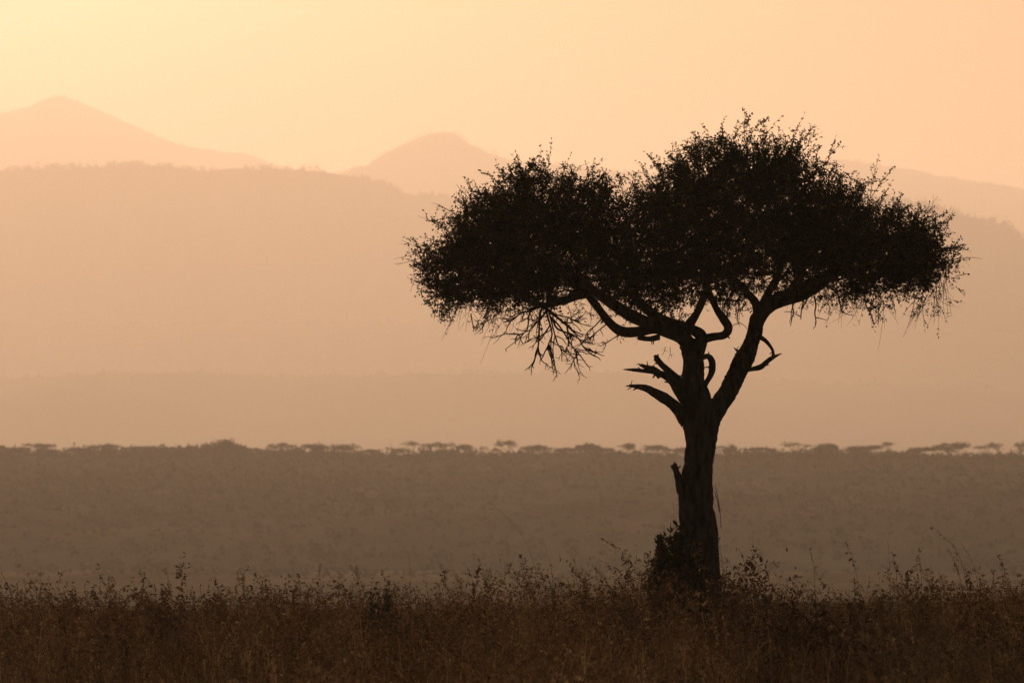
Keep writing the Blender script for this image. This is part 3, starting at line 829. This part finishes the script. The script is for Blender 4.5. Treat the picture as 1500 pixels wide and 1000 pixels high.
rg = np.random.default_rng(400)
variants = []
for k in range(24):
    s = Soup()
    tt = rg.uniform(0.05, 0.8)
    for _ in range(13):
        a = rg.uniform(0, 6.28); q = rg.random() * 0.17
        blade(s, np.array([math.cos(a) * q, math.sin(a) * q, 0]), rg.uniform(0, 6.28), rg.uniform(0.15, 0.34), rg.uniform(0.1, 0.8), rg.uniform(0.003, 0.0075), rg, np.clip(tt + rg.normal() * 0.2, 0, 1), 3)
    for _ in range(rg.integers(3, 7)):
        a = rg.uniform(0, 6.28); q = rg.random() * 0.14
        culm(s, np.array([math.cos(a) * q, math.sin(a) * q, 0]), rg.normal() * 0.9 + math.pi, rg.uniform(0.30, 0.72) * (1.3 if rg.random() < 0.16 else 1), rg.uniform(0.05, 0.6), rg, np.clip(0.15 + tt * 0.6 + rg.normal() * 0.2, 0, 1), rg.integers(2, 5), rg.uniform(0.026, 0.046))
    variants.append((np.concatenate(s.v), np.concatenate(s.q), np.concatenate(s.tint)))
n_low = len(variants)
for k in range(12):                                          # taller flowering tufts
    s = Soup()
    for _ in range(rg.integers(2, 5)):
        a = rg.uniform(0, 6.28); q = rg.random() * 0.15
        culm(s, np.array([math.cos(a) * q, math.sin(a) * q, 0]), rg.normal() * 0.8 + math.pi, rg.uniform(0.62, 1.18), rg.uniform(0.1, 0.7), rg, np.clip(rg.uniform(0.1, 0.5), 0, 1), rg.integers(5, 11), rg.uniform(0.036, 0.060))
    variants.append((np.concatenate(s.v), np.concatenate(s.q), np.concatenate(s.tint)))
# scatter in tussocks with bare gaps between
n = 11700
gy = 36 + (98 - 36) * rg.random(n) ** 0.7
gx = rg.uniform(-1, 1, n) * (0.112 * gy + 2.5)
patch = fbm(gx * 0.55, gy * 0.3, 3)
keep = patch > rg.uniform(-1.3, 0.5, n)
gx, gy, patch = gx[keep], gy[keep], patch[keep]
gz = ground_z(gx, gy)
which = rg.integers(0, n_low, len(gx))
tall = (rg.random(len(gx)) < 0.17 * (1 + 0.9 * noise2(gx * 0.9 + 5, gy * 0.3))) & (gy > 58)
which = np.where(tall, rg.integers(n_low, len(variants), len(gx)), which)
gs = rg.uniform(0.70, 1.15, len(gx)) * (1 + 0.24 * np.clip(patch, -1, 1)) * (1 + 0.26 * noise2(gx * 0.33 + 11, gy * 0.12))
gs = gs * np.where((np.abs(gx - BASE[0]) < 1.3) & (gy > 76) & (gy < 84.6), 1.5, 1.0)      # longer, ungrazed grass round the trunk's foot
ga = rg.uniform(-0.9, 0.9, len(gx)); gm = rg.choice([-1.0, 1.0], len(gx), p=[0.3, 0.7])
gt = 0.22 + 0.26 * fbm(gx * 0.8 + 30, gy * 0.5, 2) + rg.normal(size=len(gx)) * 0.12
V_, Q_, T_, off = [], [], [], 0
for k, (v, q, t) in enumerate(variants):
    m = np.where(which == k)[0]
    if not len(m): continue
    c, s_ = np.cos(ga[m])[:, None], np.sin(ga[m])[:, None]
    x = (v[None, :, 0] * c - v[None, :, 1] * s_) * gm[m][:, None]; y = v[None, :, 0] * s_ + v[None, :, 1] * c
    W = np.stack([x * gs[m][:, None] + gx[m][:, None], y * gs[m][:, None] + gy[m][:, None], v[None, :, 2] * gs[m][:, None] + gz[m][:, None]], -1).reshape(-1, 3)
    Q_.append((q[None] + (np.arange(len(m)) * len(v))[:, None, None]).reshape(-1, 4) + off)
    V_.append(W); T_.append(np.clip(t[None] + gt[m][:, None], 0, 1).ravel()); off += len(W)
me = mesh_from("grass", np.concatenate(V_), np.concatenate(Q_), M_GRASS, np.concatenate(T_))
tag(link("grass", me), "tall dry red-brown oat grass covering the rise", kind="stuff")
print("grass quads", sum(len(q) for q in Q_))

# single tall stalks that stand out of the grass
stalks = [(800, 735 + 105, 718, 735, 0, 77), (465, 880, 470, 828, 4, 80), (395, 885, 372, 838, 5, 74), (250, 890, 232, 838, 0, 82), (30, 900, 2, 838, 2, 70), (85, 900, 55, 848, 3, 72), (150, 900, 135, 858, 5, 66), (545, 890, 514, 830, 5, 80),
          (655, 880, 648, 827, 7, 81), (700, 880, 680, 823, 4, 80), (775, 870, 765, 815, 5, 66), (812, 880, 798, 795, 0, 68), (790, 870, 762, 812, 4, 66), (905, 870, 872, 832, 5, 74), (925, 880, 915, 826, 5, 70), (600, 880, 598, 808, 0, 83),
          (1100, 860, 1082, 802, 6, 80), (1105, 850, 1102, 776, 0, 80), (1195, 860, 1186, 802, 4, 82), (1262, 850, 1240, 796, 7, 78), (1318, 850, 1308, 812, 6, 68), (1425, 850, 1366, 770, 5, 74), (1415, 850, 1390, 805, 6, 76), (1440, 850, 1406, 792, 0, 70), (1480, 850, 1462, 812, 6, 80), (1350, 850, 1345, 806, 5, 82), (1305, 840, 1300, 790, 0, 84)]
rs = np.random.default_rng(500)
for k, (x0, y0, x1, y1, heads, dist) in enumerate(stalks):
    e = unproject(x1, y1, dist)
    bx = unproject(x0, y0, dist)[0]
    zb = float(ground_z(bx, dist)) - 0.02
    B = np.array([bx, dist, zb])
    hgt = e[2] - zb
    o = bpy.data.objects.new("grass_stalk", None); scene.collection.objects.link(o); o.location = tuple(B)
    m1 = B + (e - B) * np.array([0.10, 0, 0.40]) + rs.normal(size=3) * 0.01
    m2 = B + (e - B) * np.array([0.42, 0, 0.78]) + rs.normal(size=3) * 0.01
    P = catmull([B, m1, m2, e], 6)
    s = Soup(); tube(s, P, np.linspace(0.0045, 0.0022 if heads else 0.0014, len(P)), 4, tint=0.4)
    s.build("stem", M_GRASS, o)
    for h in range(heads):
        s = Soup()
        u = 1 - 0.38 * h / max(heads, 1)
        q = P[min(int(u * (len(P) - 1)), len(P) - 1)] + rs.normal(size=3) * np.array([0.014, 0.014, 0.010])
        seed_head(s, q, rs, rs.uniform(0.040, 0.060), 0.2)
        s.build("seed_head", M_GRASS, o)
    if x1 == 1366: lb = "long arching grass stalk with nodding seed heads, rising highest above the grass"
    elif x1 == 718: lb = "very tall thin bare grass stalk bending over above the grass"
    else:
        kind_ = "seeded" if heads else "bare"
        side = "towards" if x1 < 1026 else "away from"
        order = sorted([q for q in stalks if bool(q[4]) == bool(heads) and (q[2] < 1026) == (x1 < 1026) and q[2] not in (1366, 718)], key=lambda q: abs(q[2] - 1026))
        lb = "%s %s grass stalk counting from the acacia trunk, %s the peaked mountain" % (ORD[order.index((x0, y0, x1, y1, heads, dist))], "dark-seeded" if heads else "thin bare", side)
    tag(o, lb, "grass stalk", "tall stalks standing out of the grass")

# ------------------------------------------------------------------ haze
bm_v = np.array([[x, y, z] for x in (-9500, 9500) for y in (-900, 27500) for z in (-19.0, 1725.0)], float)
bm_f = np.array([[0, 1, 3, 2], [4, 6, 7, 5], [0, 4, 5, 1], [2, 3, 7, 6], [0, 2, 6, 4], [1, 5, 7, 3]])
M_HAZE = bpy.data.materials.new("haze"); M_HAZE.use_nodes = True
nt = M_HAZE.node_tree; nt.nodes.clear()
ho = nt.nodes.new("ShaderNodeOutputMaterial"); pv = nt.nodes.new("ShaderNodeVolumePrincipled")
pv.inputs["Color"].default_value = (*HAZE_COLOR, 1)
pv.inputs["Density"].default_value = HAZE_DENSITY
pv.inputs["Anisotropy"].default_value = HAZE_G
nt.links.new(pv.outputs[0], ho.inputs["Volume"])
tag(link("haze", mesh_from("haze", bm_v, bm_f, M_HAZE)), "warm dusty haze filling the valley", kind="stuff")
